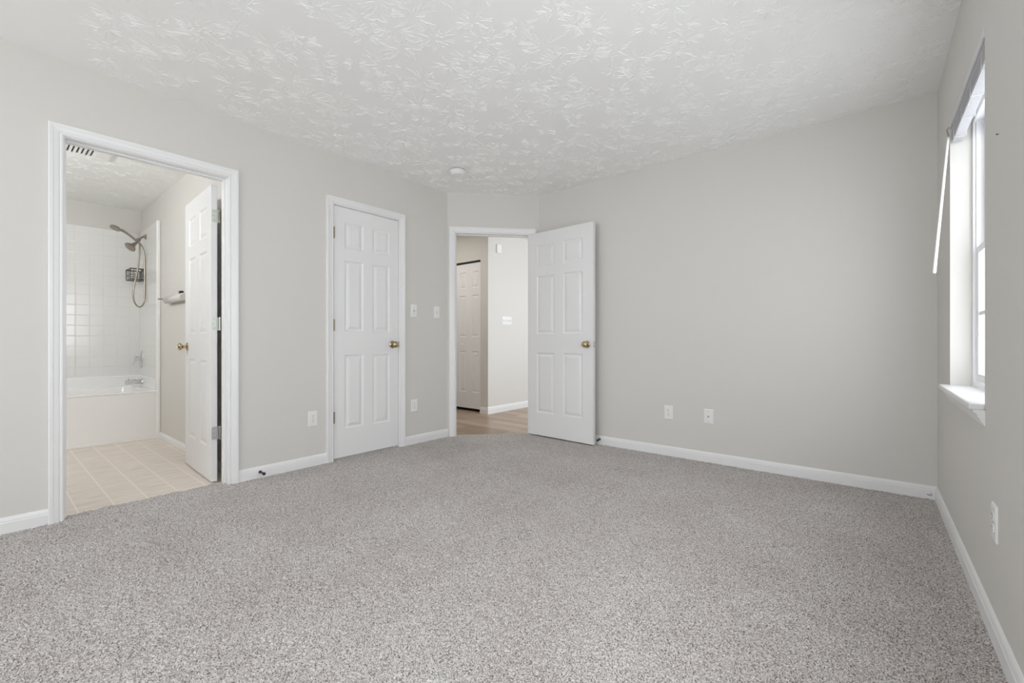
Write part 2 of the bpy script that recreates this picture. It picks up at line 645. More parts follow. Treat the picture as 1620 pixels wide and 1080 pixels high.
# ---------------------------------------------------------------- shell: hall
HF = -0.010
w = MB().box(WORLD, -5.5, -3.40, Z0, HW, 2.84, 2.95)
tag(w.build('wall_hall_near', M['wall']), 'hall wall out of sight left of the hall doorway', 'wall', kind='structure')
CO = (-5.08, -4.112)
w = MB()
w.box(WORLD, -3.99 - 0.122, -3.975, Z0, HW, 4.277, 4.392)
w.box(WORLD, -5.5, CO[0], Z0, HW, 4.277, 4.392)
w.box(WORLD, CO[0], CO[1], 2.045, HW, 4.277, 4.392)
tag(w.build('wall_hall_closet', M['wall']), 'shaded hall wall holding the bifold closet doors', 'wall', kind='structure')
w = MB().box(WORLD, -4.09, -3.975, Z0, HW, 4.392, 7.2)
tag(w.build('wall_hall_bright', M['wall']), 'brightly lit hall wall with a four-gang switch', 'wall', kind='structure')
w = MB().box(WORLD, -5.6, -5.5, Z0, HW, 2.84, 5.2)
tag(w.build('wall_hall_end', M['wall']), 'end wall of the hall out of sight', 'wall', kind='structure')
w = MB().box(WORLD, -5.5, -4.09, Z0, HW, 5.1, 5.2)
tag(w.build('wall_hall_closet_back', M['wall']), 'back wall inside the hall closet', 'wall', kind='structure')
w = MB().box(WORLD, -4.0, -1.1, Z0, HW, 7.2, 7.3)
tag(w.build('wall_hall_north', M['wall']), 'far wall of the open hall area', 'wall', kind='structure')
w = MB()
w.box(WORLD, -1.2, -1.1, Z0, 0.6, 3.75, 7.2)
w.box(WORLD, -1.2, -1.1, 2.3, HW, 3.75, 7.2)
w.box(WORLD, -1.2, -1.1, 0.6, 2.3, 3.75, 4.2)
w.box(WORLD, -1.2, -1.1, 0.6, 2.3, 6.4, 7.2)
tag(w.build('wall_hall_window', M['wall']), 'hall wall with a wide window opening out of sight', 'wall', kind='structure')
pts = [(-5.55, 2.9), (-3.40, 2.9)]
pts += [tuple(DIAG.p(u, 0, -0.030)[:2]) for u in (0.0, L)]
pts += [(-2.6, 3.74), (-1.1, 3.74), (-1.1, 7.25), (-5.55, 7.25)]
c = MB().extrude_z(pts, -0.06, HF)
tag(c.build('floor', M['wood']), 'brown wood plank floor of the hall', 'floor', kind='structure')
c = MB().extrude_z([(-5.6, 2.84), (-3.40, 2.84), tuple(DIAG.p(0.0, 0, -0.05)[:2]), tuple(DIAG.p(L, 0, -0.05)[:2]), (-1.05, 3.75), (-1.05, 7.3), (-5.6, 7.3)], H - 0.001, H + 0.05)
tag(c.build('ceiling', M['ceiling']), 'ceiling of the hall', 'ceiling', kind='structure')
# threshold
w = MB().box(DIAG, DOORU[0], DOORU[1], -0.02, -0.001, -0.052, -0.030)
tag(w.build('trim_1', M['beige'], bevel=0.003), 'thin beige strip between carpet and hall floor', 'threshold', kind='structure')

# ---------------------------------------------------------------- trim
CAS = [(0, 0), (0, 0.008), (0.004, 0.0105), (0.010, 0.0105), (0.014, 0.0085), (0.018, 0.0115), (0.036, 0.0145), (0.040, 0.0165), (0.052, 0.0175), (0.057, 0.0155), (0.057, 0)]
BASE = [(-0.02, 0), (-0.02, 0.0125), (0.050, 0.0125), (0.055, 0.0100), (0.060, 0.0105), (0.070, 0.0075), (0.076, 0.0035), (0.078, 0.0)]


def doorway(num, fr, u0, u1, label, cat='door trim', back=True, stop_d=-0.045, z0=-0.02):
    """jamb boards, stop and casings of one doorway"""
    e = empty('trim_%d' % num, fr.p((u0 + u1) / 2, 0, 0), label, cat, kind='structure')
    c = MB().casing(fr, u0 - 0.005, u1 + 0.005, TOP + 0.005, CAS)
    c.build('casing', M['trim'], e)
    j = MB()
    j.box(fr, u0 - J, u0, z0, TOP + J, -T - 0.001, 0.0005)
    j.box(fr, u1, u1 + J, z0, TOP + J, -T - 0.001, 0.0005)
    j.box(fr, u0, u1, TOP, TOP + J, -T - 0.001, 0.0005)
    j.build('jamb', M['trim'], e)
    s_ = MB()
    s_.box(fr, u0, u0 + 0.010, z0, TOP, stop_d - 0.03, stop_d)
    s_.box(fr, u1 - 0.010, u1, z0, TOP, stop_d - 0.03, stop_d)
    s_.box(fr, u0 + 0.010, u1 - 0.010, TOP - 0.010, TOP, stop_d - 0.03, stop_d)
    s_.build('door_stop_strip', M['trim'], e, bevel=0.002)
    return e


doorway(2, LEFT, *BATH, 'white casing and jambs of the bathroom doorway', stop_d=-0.045)
doorway(3, LEFT, *CLOS, 'white casing around the shut closet door', stop_d=-0.040)
tr4 = doorway(4, DIAG, *DOORU, 'white casing of the doorway to the hall on the angled wall', stop_d=-0.040)
MB().box(DIAG, DOORU[0] - 0.001, DOORU[0] + 0.0012, 0.89, 0.945, -0.026, 0.002).build('strike_plate', M['steel'], tr4, bevel=0.0005)


def baseboard(side, fr, u0, u1, label, extra=None):
    b = MB().extrude_u(fr, BASE, u0, u1)
    for a in (extra or []):
        b.extrude_u(fr, BASE, *a)
    tag(b.build('baseboard_' + side, M['trim']), label, 'baseboard', kind='structure')


baseboard('left', LEFT, -2.3, BATH[0] - 0.062, 'white baseboard left of the bathroom doorway')
baseboard('left_middle', LEFT, BATH[1] + 0.062, CLOS[0] - 0.062, 'white baseboard between the bathroom doorway and closet door')
baseboard('left_end', LEFT, CLOS[1] + 0.062, 2.992, 'short white baseboard right of the closet door')
baseboard('far', FAR, -2.69, 0.262, 'long white baseboard along the far wall')
baseboard('right', RIGHT, 0.0, 6.0, 'white baseboard under the window wall')
SIDE = Frame((0, BYS), (1, 0), (0, -1))
bb = MB().extrude_u(SIDE, [(z * 0.75 + BZF, d) for z, d in BASE], -5.552, -3.46)
tag(bb.build('baseboard_bathroom', M['trim']), 'small white baseboard on the bathroom side wall', 'baseboard', kind='structure')
HALLC = Frame((0, 4.277), (1, 0), (0, -1))
HALLB = Frame((-3.975, 0), (0, 1), (1, 0))
bb = MB().extrude_u(HALLC, [(z * 1.1 + HF, d) for z, d in BASE], -4.112, -3.963)
tag(bb.build('baseboard_hall_shaded', M['trim']), 'short shaded baseboard right of the bifold doors', 'baseboard', kind='structure')
bb = MB().extrude_u(HALLB, [(z * 1.2 + HF, d) for z, d in BASE], 4.265, 7.2)
tag(bb.build('baseboard_hall_bright', M['trim']), 'white baseboard along the bright hall wall', 'baseboard', kind='structure')


# ---------------------------------------------------------------- doors
def leaf(mb, fr, u0, u1, z0, z1, d0, d1, panels):
    """slab with raised panels moulded into both faces"""
    us = sorted({u0, u1, *[a for p in panels for a in p[:2]]})
    zs = sorted({z0, z1, *[a for p in panels for a in p[2:]]})
    for d, sg in ((d1, 1), (d0, -1)):
        for i in range(len(us) - 1):
            for k in range(len(zs) - 1):
                a, b, c_, e = us[i], us[i + 1], zs[k], zs[k + 1]
                pan = any(p[0] <= a + 1e-6 and b <= p[1] + 1e-6 and p[2] <= c_ + 1e-6 and e <= p[3] + 1e-6 for p in panels)
                if not pan:
                    mb.add([fr.p(a, c_, d), fr.p(b, c_, d), fr.p(b, e, d), fr.p(a, e, d)], [(0, 1, 2, 3)])
                    continue
                vs, fs = [], []
                rings = ((0, 0), (0.004, -0.0015), (0.011, -0.0075), (0.017, -0.0085), (0.040, -0.0015), (0.043, -0.001))
                for ins, dep in rings:
                    dd = d + sg * dep
                    vs += [fr.p(a + ins, c_ + ins, dd), fr.p(b - ins, c_ + ins, dd), fr.p(b - ins, e - ins, dd), fr.p(a + ins, e - ins, dd)]
                for r in range(len(rings) - 1):
                    for q_ in range(4):
                        s_ = (q_ + 1) % 4
                        fs.append((r * 4 + q_, r * 4 + s_, r * 4 + 4 + s_, r * 4 + 4 + q_))
                n = (len(rings) - 1) * 4
                fs.append((n, n + 1, n + 2, n + 3))
                mb.add(vs, fs)
    for a in (u0, u1):
        mb.add([fr.p(a, z0, d0), fr.p(a, z0, d1), fr.p(a, z1, d1), fr.p(a, z1, d0)], [(0, 1, 2, 3)])
    for z in (z0, z1):
        mb.add([fr.p(u0, z, d0), fr.p(u0, z, d1), fr.p(u1, z, d1), fr.p(u1, z, d0)], [(0, 1, 2, 3)])
    return mb


def six(w, z0):
    st, mu = (0.112, 0.105) if w > 0.7 else (0.092, 0.085)
    pw = (w - 2 * st - mu) / 2
    cols = ((st, st + pw), (st + pw + mu, w - st))
    rows = ((z0 + 0.225, z0 + 0.825), (z0 + 1.010, z0 + 1.592), (z0 + 1.685, z0 + 1.900))
    return [(a, b, c_, e) for a, b in cols for c_, e in rows]


def weld(o):
    bm = bmesh.new()
    bm.from_mesh(o.data)
    bmesh.ops.remove_doubles(bm, verts=bm.verts, dist=0.0002)
    bmesh.ops.recalc_face_normals(bm, faces=bm.faces)
    bm.to_mesh(o.data)
    bm.free()
    return o


KNOB = [(0, 0.001), (0, 0.032), (0.003, 0.0325), (0.007, 0.029), (0.009, 0.019), (0.011, 0.013), (0.024, 0.0115), (0.029, 0.013), (0.033, 0.019), (0.039, 0.0255), (0.046, 0.0285), (0.053, 0.0275), (0.059, 0.0225), (0.062, 0.016), (0.0625, 0.010), (0.0600, 0.008), (0.0600, 0.001)]


def knob(parent, fr, u, z, d, sign, mat):
    kb = MB().lathe(fr.p(u, z, d), fr.v(0, 0, sign), KNOB, 32).build('door_knob', mat, parent, smooth=True)
    return kb


def knuckles(fr, u, z, d, mat, parent, r=0.006, hh=0.089):
    mb = MB()
    for k in range(5):
        a = z - hh / 2 + k * hh / 5
        mb.lathe(fr.p(u, a + 0.0006, d), (0, 0, 1), [(0, r * 0.9), (0.0006, r), (hh / 5 - 0.0018, r), (hh / 5 - 0.0012, r * 0.9)], 12)
    mb.lathe(fr.p(u, z - hh / 2 - 0.003, d), (0, 0, 1), [(0, 0.003), (0.003, 0.0045), (hh + 0.003, 0.0045), (hh + 0.006, 0.003)], 10)
    return mb


# door_1: bathroom door, swung into the bathroom
an = math.radians(177.4)
D1 = Frame((-3.500, 1.003), (math.cos(an), math.sin(an)), (math.sin(an) * 1.0, -math.cos(an)))
D1.n = Vector((0, 0, 0)) + Vector((math.sin(an), -math.cos(an), 0))   # towards +Y side
if D1.n.y < 0:
    D1.n = -D1.n
W1 = 0.73
d1 = empty('door_1', D1.p(0, 0, 0.017), 'white six-panel bathroom door standing open into the bathroom', 'door', kind='structure')
o = leaf(MB(), D1, 0, W1, -0.008, 2.018, 0, 0.035, six(W1, -0.008)).build('door_leaf', M['door'], d1)
weld(o)
knob(d1, D1, W1 - 0.062, 0.908, 0.0, -1, M['brass'])
knob(d1, D1, W1 - 0.062, 0.908, 0.035, 1, M['brass'])
for z, mt in ((1.807, M['hinge_white']), (1.069, M['hinge_white']), (0.322, M['steel'])):
    hp = MB()
    n_ = 8
    pr = []
    for cx_, cz_, a0 in ((0.012, z + 0.0345, 90), (0.012, z - 0.0345, 180)):
        for q_ in range(5):
            w_ = math.radians(a0 + q_ * 22.5)
            pr.append((cx_ + 0.010 * math.cos(w_), cz_ + 0.010 * math.sin(w_)))
    pr += [(0.044, z - 0.0445), (0.044, z + 0.0445)]
    vs = [D1.p(-0.0018, zz, dd) for dd, zz in pr] + [D1.p(0.0005, zz, dd) for dd, zz in pr]
    n_ = len(pr)
    hp.add(vs, [tuple(range(n_)), tuple(range(2 * n_ - 1, n_ - 1, -1))] + [(i, (i + 1) % n_, n_ + (i + 1) % n_, n_ + i) for i in range(n_)])
    hg = hp.build('hinge', mt, d1)
    knuckles(D1, -0.013, z, 0.049, mt, hg).build('hinge_barrel', M['brass_dark'] if z > 1.5 else M['steel'], hg, smooth=True)
    for du_, dz_ in ((0.016, 0.030), (0.009, 0.0), (0.016, -0.030)):
        MB().lathe(D1.p(-0.0016, z + dz_, du_ + 0.002), D1.v(-1, 0, 0), [(0, 0.0036), (0.0009, 0.0036), (0.0012, 0.002)], 12).build('screw', M['screw'], hg)

# door_2: closet door, shut
D2 = Frame((-3.333, CLOS[0] + 0.003), (0, 1), (1, 0))
W2 = CLOS[1] - CLOS[0] - 0.006
d2 = empty('door_2', D2.p(W2 / 2, 0, 0), 'white six-panel closet door, shut', 'door', kind='structure')
weld(leaf(MB(), D2, 0, W2, 0.016, 2.031, -0.0375, -0.0025, six(W2, 0.016)).build('door_leaf', M['door'], d2))
knob(d2, D2, W2 - 0.062, 0.922, -0.0025, 1, M['brass'])
MB().box(D2, W2 - 0.001, W2 + 0.004, 0.893, 0.951, -0.020, 0.001).build('strike_plate', M['brass_dark'], d2)
for z in (1.813, 1.078, 0.343):
    knuckles(D2, -0.0015, z, 0.0045, None, None, r=0.0062).build('hinge', M['brass_dark'], d2, smooth=True)

# door_3: door to the hall, standing open in front of the far wall
hx, hy, ex_, ey_ = -2.770, 3.583, -1.995, 3.548
uv = Vector((ex_ - hx, ey_ - hy)).normalized()
D3 = Frame((hx, hy), uv, (uv.y, -uv.x))       # n towards the camera side
if D3.n.y > 0:
    D3.n = -D3.n
W3 = 0.770
d3 = empty('door_3', D3.p(0, 0, -0.017), 'white six-panel hall door standing open against the far wall', 'door', kind='structure')
weld(leaf(MB(), D3, 0, W3, 0.012, 2.036, -0.035, 0, six(W3, 0.012)).build('door_leaf', M['door'], d3, bevel=0.0015))
knob(d3, D3, W3 - 0.062, 0.922, 0, 1, M['brass'])
MB().box(D3, W3 - 0.0005, W3 + 0.0012, 0.894, 0.950, -0.030, -0.005).build('latch_plate', M['steel'], d3, bevel=0.0004)
lb = MB().box(D3, W3, W3 + 0.009, 0.914, 0.930, -0.024, -0.011).build('latch_bolt', M['steel'], d3, bevel=0.002)
for z in (1.813, 1.078, 0.343):
    knuckles(D3, -0.006, z, -0.040, None, None).build('hinge', M['brass_dark'], d3, smooth=True)

# door_4: bifold closet doors in the hall
d4 = empty('door_4', (-4.6, 4.30, 0), 'white bifold closet doors on the shaded hall wall', 'door', kind='structure')
D4 = Frame((0, 4.302), (1, 0), (0, -1))
lw = 0.2405
for k in range(4):
    u1_ = CO[1] - 0.002 - k * (lw + 0.002)
    u0_ = u1_ - lw
    pans = [(u0_ + 0.055, u1_ - 0.055, a, b) for a, b in ((0.251, 0.817), (1.009, 1.584), (1.680, 1.907))]
    lf = weld(leaf(MB(), D4, u0_, u1_, 0.033, 2.018, -0.030, 0.0, pans).build('door_leaf', M['door'], d4))
    if k == 1:
        MB().lathe(D4.p((u0_ + u1_) / 2 + 0.0, 0.905, 0), D4.v(0, 0, 1), [(0, 0.009), (0.010, 0.008), (0.014, 0.014), (0.022, 0.015), (0.027, 0.009)], 16).build('knob', M['plate'], lf, smooth=True)
MB().box(D4, CO[0], CO[1], 2.026, 2.044, -0.028, -0.004).build('track', M['dark'], d4)
pv = MB()
pv.box(D4, CO[1] - 0.040, CO[1] - 0.001, HF, HF + 0.006, -0.025, 0.012)
pv.box(D4, CO[1] - 0.034, CO[1] - 0.026, HF, 0.036, -0.022, -0.010)
pv.box(D4, CO[1] - 0.004, CO[1] - 0.001, HF, HF + 0.030, -0.025, 0.012)
pv.build('pivot_bracket', M['steel'], d4)
# inner side of the closet opening is finished as wall return
# ---------------------------------------------------------------- window on the right wall
def window(num, a, b, label):
    w1 = empty('window_%d' % num, RIGHT.p((a + b) / 2, WZ[0], -0.10), label, 'window', kind='structure')
    FD0, FD1 = -0.150, -0.078
    z0, z1 = WZ
    f = MB()
    f.box(RIGHT, a, a + 0.020, z0, z1, FD0, FD1)
    f.box(RIGHT, b - 0.020, b, z0, z1, FD0, FD1)
    f.box(RIGHT, a + 0.020, b - 0.020, z1 - 0.030, z1, FD0, FD1)
    f.box(RIGHT, a + 0.020, b - 0.020, z0, z0 + 0.020, FD0, FD1)
    f.box(RIGHT, a + 0.020, a + 0.030, z0 + 0.02, z1 - 0.03, FD0, FD1 - 0.010)
    f.box(RIGHT, b - 0.030, b - 0.020, z0 + 0.02, z1 - 0.03, FD0, FD1 - 0.010)
    f.build('window_frame', M['vinyl'], w1, bevel=0.0015)


    def sash(z0, z1, d0, d1, rows):
        u0, u1 = a + 0.030, b - 0.030
        s_ = MB()
        st = 0.034
        s_.box(RIGHT, u0, u0 + st, z0, z1, d0, d1)
        s_.box(RIGHT, u1 - st, u1, z0, z1, d0, d1)
        s_.box(RIGHT, u0 + st, u1 - st, z0, z0 + 0.038, d0, d1)
        s_.box(RIGHT, u0 + st, u1 - st, z1 - 0.034, z1, d0, d1)
        o = s_.build('sash', M['vinyl'], w1, bevel=0.002)
        gi = MB()
        dm = (d0 + d1) / 2
        for k in (1, 2):
            uu = u0 + st + (u1 - u0 - 2 * st) * k / 3
            gi.box(RIGHT, uu - 0.009, uu + 0.009, z0 + 0.038, z1 - 0.034, dm - 0.005, dm + 0.006)
        for k in range(1, rows):
            zz = z0 + 0.038 + (z1 - z0 - 0.072) * k / rows
            gi.box(RIGHT, u0 + st, u1 - st, zz - 0.009, zz + 0.009, dm - 0.005, dm + 0.006)
        gi.build('grille', M['vinyl'], o)
        MB().box(RIGHT, u0 + st, u1 - st, z0 + 0.038, z1 - 0.034, dm - 0.002, dm + 0.002).build('pane', M['glass'], o)


    sash(0.755, 1.405, -0.110, -0.090, 2)
    sash(1.375, 2.012, -0.134, -0.114, 2)
    stl = MB().extrude_z([tuple(RIGHT.p(u, 0, d)[:2]) for u, d in ((a, FD1), (b, FD1), (b, 0), (b + 0.010, 0), (b + 0.010, 0.040), (a - 0.026, 0.040), (a - 0.026, 0), (a, 0))], z0 - 0.022, z0)
    stl.build('window_sill', M['trim'], w1, bevel=0.008, seg=4)
    apr = [(z0 - 0.022, 0), (z0 - 0.022, 0.030), (z0 - 0.030, 0.029), (z0 - 0.034, 0.022), (z0 - 0.046, 0.018), (z0 - 0.050, 0.014), (z0 - 0.062, 0.010), (z0 - 0.070, 0.004), (z0 - 0.076, 0.003), (z0 - 0.078, 0)]
    MB().extrude_u(RIGHT, apr, a - 0.014, b + 0.006).build('sill_apron', M['trim'], w1)


window(1, *WU, 'white vinyl window with a raised blind, in the right wall')
window(2, *W2U, 'white vinyl window added out of view beside the camera to let fill light in')  # added unseen window, placed to spread light evenly over the room
a, b = WU
z0, z1 = WZ

# raised mini blind
bl = empty('window_blind', RIGHT.p((a + b) / 2, 1.94, -0.025), 'white mini blind pulled fully up at the top of the window', 'blind')
hr = MB()
hr.box(RIGHT, a + 0.006, b - 0.006, 2.006, 2.043, -0.0445, -0.004)
hr.build('headrail', M['blind'], bl, bevel=0.002)
MB().box(RIGHT, a + 0.004, b - 0.004, 2.012, 2.0445, -0.003, 0.003).build('valance', M['blind'], bl, bevel=0.001)
sl = MB()
for k in range(22):
    z = 1.955 + k * 0.0022
    off = 0.0012 * math.sin(k * 2.1)
    pr = [(z, -0.043 + off), (z + 0.0016, -0.024 + off), (z, -0.005 + off), (z + 0.0007, -0.005 + off), (z + 0.0023, -0.024 + off), (z + 0.0007, -0.043 + off)]
    sl.extrude_u(RIGHT, pr, a + 0.009, b - 0.009)
sl.build('slats', M['blind'], bl)
br_ = [(1.953, -0.006), (1.953, -0.042)]
for k in range(9):
    d_ = -0.042 + k * 0.004
    br_ += [(1.943, d_), (1.9405, d_ + 0.0008), (1.9405, d_ + 0.0030), (1.943, d_ + 0.0038)]
MB().extrude_u(RIGHT, br_, a + 0.009, b - 0.009).build('bottom_rail', M['blind'], bl)
for uu in (a + 0.10, a + 0.33, a + 0.56, a + 0.79):
    MB().tube([RIGHT.p(uu, 2.004, -0.003), RIGHT.p(uu, 1.937, -0.003), RIGHT.p(uu, 1.936, -0.024), RIGHT.p(uu, 1.937, -0.046), RIGHT.p(uu, 2.004, -0.046)], 0.0012, 6).build('ladder_cord', M['blind'], bl)
wt = RIGHT.p(a + 0.045, 2.000, 0.004)
wd = MB()
wa = Vector((0.258, 3.075, 1.962))
wb_ = Vector((0.201, 2.98, 1.281))
wd.tube([wa + (wb_ - wa) * t_ for t_ in (0, 0.02, 0.9, 0.99, 1.0)], [0.0040, 0.0048, 0.0066, 0.0066, 0.005], 6)
wand = wd.build('wand', Mat('wand_plastic', (0.86, 0.86, 0.85, 1), 0.25).m, bl, smooth=False)
MB().tube([Vector((0.262, 3.078, 2.012)), Vector((0.252, 3.077, 2.000)), Vector((0.257, 3.076, 1.975)), wa], 0.0026, 8).build('wand_hook', M['screw'], wand)


# ---------------------------------------------------------------- outlets, switches, plates
def plate(fr, u, z, w=0.070, h=0.115, name='wall_outlet', label='', cat='outlet', group=None):
    e = empty(name, fr.p(u, z, 0), label, cat, group)
    p_ = MB()
    w2, h2 = w / 2, h / 2
    rings = [(0, 0), (0, 0.0030), (0.0030, 0.0055), (0.006, 0.0060)]
    vs = []
    for ins, d in rings:
        vs += [fr.p(u - w2 + ins, z - h2 + ins, d), fr.p(u + w2 - ins, z - h2 + ins, d), fr.p(u + w2 - ins, z + h2 - ins, d), fr.p(u - w2 + ins, z + h2 - ins, d)]
    fs = [(r * 4 + k, r * 4 + (k + 1) % 4, r * 4 + 4 + (k + 1) % 4, r * 4 + 4 + k) for r in range(3) for k in range(4)]
    fs += [(12, 13, 14, 15), (3, 2, 1, 0)]
    p_.add(vs, fs).build('cover_plate', M['plate'], e)
    return e


def screw(e, fr, u, z, d=0.0058):
    MB().lathe(fr.p(u, z, d), fr.v(0, 0, 1), [(0, 0.0030), (0.0008, 0.0030), (0.0012, 0.0018)], 10).build('screw', M['screw'], e)


def outlet(fr, u, z, label):
    e = plate(fr, u, z, label=label)
    for sz in (0.0195, -0.0195):
        rc = MB()
        n = 24
        pts = []
        for k in range(n):
            w_ = 2 * math.pi * k / n
            pts.append((u + 0.0172 * math.cos(w_), z + sz + max(-0.0125, min(0.0125, 0.0172 * math.sin(w_)))))
        vs = [fr.p(x, y, 0.0055) for x, y in pts] + [fr.p(u + (x - u) * 0.96, z + sz + (y - z - sz) * 0.96, 0.0080) for x, y in pts]
        rc.add(vs, [(k, (k + 1) % n, n + (k + 1) % n, n + k) for k in range(n)] + [tuple(range(n, 2 * n))])
        r_ = rc.build('receptacle', M['plate'], e)
        s_ = MB()
        s_.box(fr, u - 0.0075, u - 0.0053, z + sz + 0.0005, z + sz + 0.0090, 0.0078, 0.0083)
        s_.box(fr, u + 0.0053, u + 0.0075, z + sz + 0.0015, z + sz + 0.0080, 0.0078, 0.0083)
        s_.lathe(fr.p(u, z + sz - 0.0065, 0.0078), fr.v(0, 0, 1), [(0, 0.0026), (0.0005, 0.0026)], 10)
        s_.build('slots', M['dark'], r_)
    screw(e, fr, u, z)
    return e


outlet(LEFT, 1.622, 0.359, 'white duplex outlet low on the wall left of the closet door')
outlet(LEFT, 2.578, 0.354, 'white duplex outlet between closet door and hall doorway')
outlet(FAR, -1.357, 0.358, 'white duplex outlet nearer the open door on the far wall')
outlet(RIGHT, 3.668 - 2.068, 0.372, 'white duplex outlet on the window wall at the right edge')
e = plate(FAR, -1.041, 0.358, name='cable_plate', label='white cable jack plate right of the outlet on the far wall', cat='wall plate')
MB().lathe(FAR.p(-1.041, 0.358, 0.0055), FAR.v(0, 0, 1), [(0, 0.0065), (0.003, 0.0065), (0.003, 0.0045), (0.010, 0.0045), (0.010, 0.001)], 14).build('coax_jack', M['screw'], e)
for s_ in (0.042, -0.042):
    screw(e, FAR, -1.041, 0.358 + s_)


def toggle(e, fr, u, z):
    MB().box(fr, u - 0.005, u + 0.005, z - 0.012, z + 0.012, 0.0055, 0.0066).build('toggle_slot', M['screw'], e)
    tg = MB()
    vs = [fr.p(u + x, z + y, d) for x, y, d in ((-0.004, -0.006, 0.006), (0.004, -0.006, 0.006), (0.004, 0.008, 0.006), (-0.004, 0.008, 0.006), (-0.003, 0.004, 0.017), (0.003, 0.004, 0.017), (0.003, 0.010, 0.015), (-0.003, 0.010, 0.015))]
    tg.add(vs, [(0, 1, 2, 3), (4, 5, 6, 7), (0, 1, 5, 4), (1, 2, 6, 5), (2, 3, 7, 6), (3, 0, 4, 7)]).build('toggle', M['plate'], e)


e = plate(LEFT, 2.574, 1.233, name='light_switch', label='white toggle switch beside the closet door, left of its neighbour', cat='light switch', group='toggle switches on the left wall')
toggle(e, LEFT, 2.574, 1.233)
for s_ in (0.030, -0.030):
    screw(e, LEFT, 2.574, 1.233 + s_)
e = plate(LEFT, 2.848, 1.233, name='light_switch', label='white toggle switch beside the hall doorway casing', cat='light switch', group='toggle switches on the left wall')
toggle(e, LEFT, 2.848, 1.233)
e = plate(HALLB, 4.657, 1.236, w=0.208, h=0.115, name='light_switch', label='wide four-gang switch plate on the bright hall wall', cat='light switch')
for k in range(4):
    toggle(e, HALLB, 4.657 - 0.069 + k * 0.046, 1.236)
ch = MB().box(HALLB, 4.437, 4.527, 2.140, 2.258, 0, 0.020).build('door_chime', M['plate'], bevel=0.006)
tag(ch, 'small white box high on the bright hall wall', 'door chime')

# nail above the outlet on the right wall
nl = MB()
p0 = RIGHT.p(3.668 - 2.026, 1.593, 0)
nl.lathe(p0 - RIGHT.n * 0.004, RIGHT.n, [(0, 0.0013), (0.008, 0.0013), (0.008, 0.0024), (0.0092, 0.0024), (0.0096, 0.001)], 12)
tag(nl.build('nail', M['bronze']), 'small dark nail in the wall right of the window', 'nail')

# door stops on the baseboards


def door_stop(base, direction, label, length=0.062):
    base = Vector(base)
    dv = Vector(direction).normalized()
    e = empty('door_stop', base, label, 'door stop')
    MB().lathe(base, dv, [(0, 0.011), (0.004, 0.0105), (0.008, 0.006), (length, 0.0045)], 14).build('post', M['bronze'], e, smooth=True)
    MB().lathe(base + dv * length, dv, [(0, 0.006), (0.001, 0.0105), (0.010, 0.0105), (0.013, 0.008)], 16).build('rubber_tip', M['rubber'], e, smooth=True)
    return e


door_stop(LEFT.p(1.245, 0.040, 0.0120), (1, 0.05, -0.05), 'black door stop on baseboard right of the bathroom doorway', 0.052)
door_stop(FAR.p(-1.992, 0.046, 0.0120), (-0.05, -1, -0.08), 'black door stop behind the open hall door', 0.030)

# two dark paint-chip marks on the far baseboard, as thin raised pieces
sc = MB()
for pts_ in (((0.214, 0.024), (0.236, 0.019), (0.235, 0.0225), (0.216, 0.028)), ((0.228, 0.034), (0.237, 0.025), (0.239, 0.028), (0.231, 0.036))):
    cu_, cz_ = sum(p[0] for p in pts_) / 4, sum(p[1] for p in pts_) / 4
    sc.add([FAR.p(x, y, 0.0126) for x, y in pts_] + [FAR.p(cu_ + (x - cu_) * 0.7, cz_ + (y - cz_) * 0.7, 0.0145) for x, y in pts_],
           [(0, 1, 5, 4), (1, 2, 6, 5), (2, 3, 7, 6), (3, 0, 4, 7), (4, 5, 6, 7), (3, 2, 1, 0)])
tag(sc.build('paint_chips', M['bronze']), 'small dark paint chips on the far baseboard at the window corner', 'paint_chip')

# smoke detector
sd = empty('smoke_detector', (-2.835, 2.662, H), 'round white smoke detector on the ceiling', 'smoke detector')
MB().lathe((-2.835, 2.662, H + 0.001), (0, 0, -1), [(0, 0.060), (0.006, 0.062), (0.0065, 0.066), (0.016, 0.068), (0.019, 0.066)], 40).build('base_ring', M['plate'], sd, smooth=True)
MB().lathe((-2.835, 2.662, H - 0.018), (0, 0, -1), [(0, 0.060), (0.002, 0.058), (0.004, 0.0575), (0.018, 0.052), (0.023, 0.046), (0.0245, 0.036), (0.0245, 0.001)], 40).build('cover', M['plate'], sd, smooth=True)
MB().lathe((-2.835, 2.662, H + 0.0006), (0, 0, -1), [(0, 0.064), (0.003, 0.064)], 40).build('gap_ring', M['dark'], sd)
MB().lathe((-2.815, 2.645, H - 0.0425), (0, 0, -1), [(0, 0.012), (0.002, 0.011), (0.002, 0.001)], 20).build('test_button', M['plate'], sd)

# ---------------------------------------------------------------- bathroom fittings
tub = empty('bathtub', (-6.0, 0.4, BZF), 'white bathtub with moulded tile surround at the bathroom end', 'bathtub')
TX0, TX1, TY0, TY1, TZ = -6.408, -5.555, -0.38, 1.153, 0.462
t_ = MB()
# apron, rim and basin as nested rounded rings


def rring(x0, x1, y0, y1, r, z, n=6):
    out = []
    for cx, cy, a0 in ((x1 - r, y1 - r, 0), (x0 + r, y1 - r, 90), (x0 + r, y0 + r, 180), (x1 - r, y0 + r, 270)):
        for k in range(n + 1):
            w_ = math.radians(a0 + 90 * k / n)
            out.append((cx + r * math.cos(w_), cy + r * math.sin(w_), z))
    return out


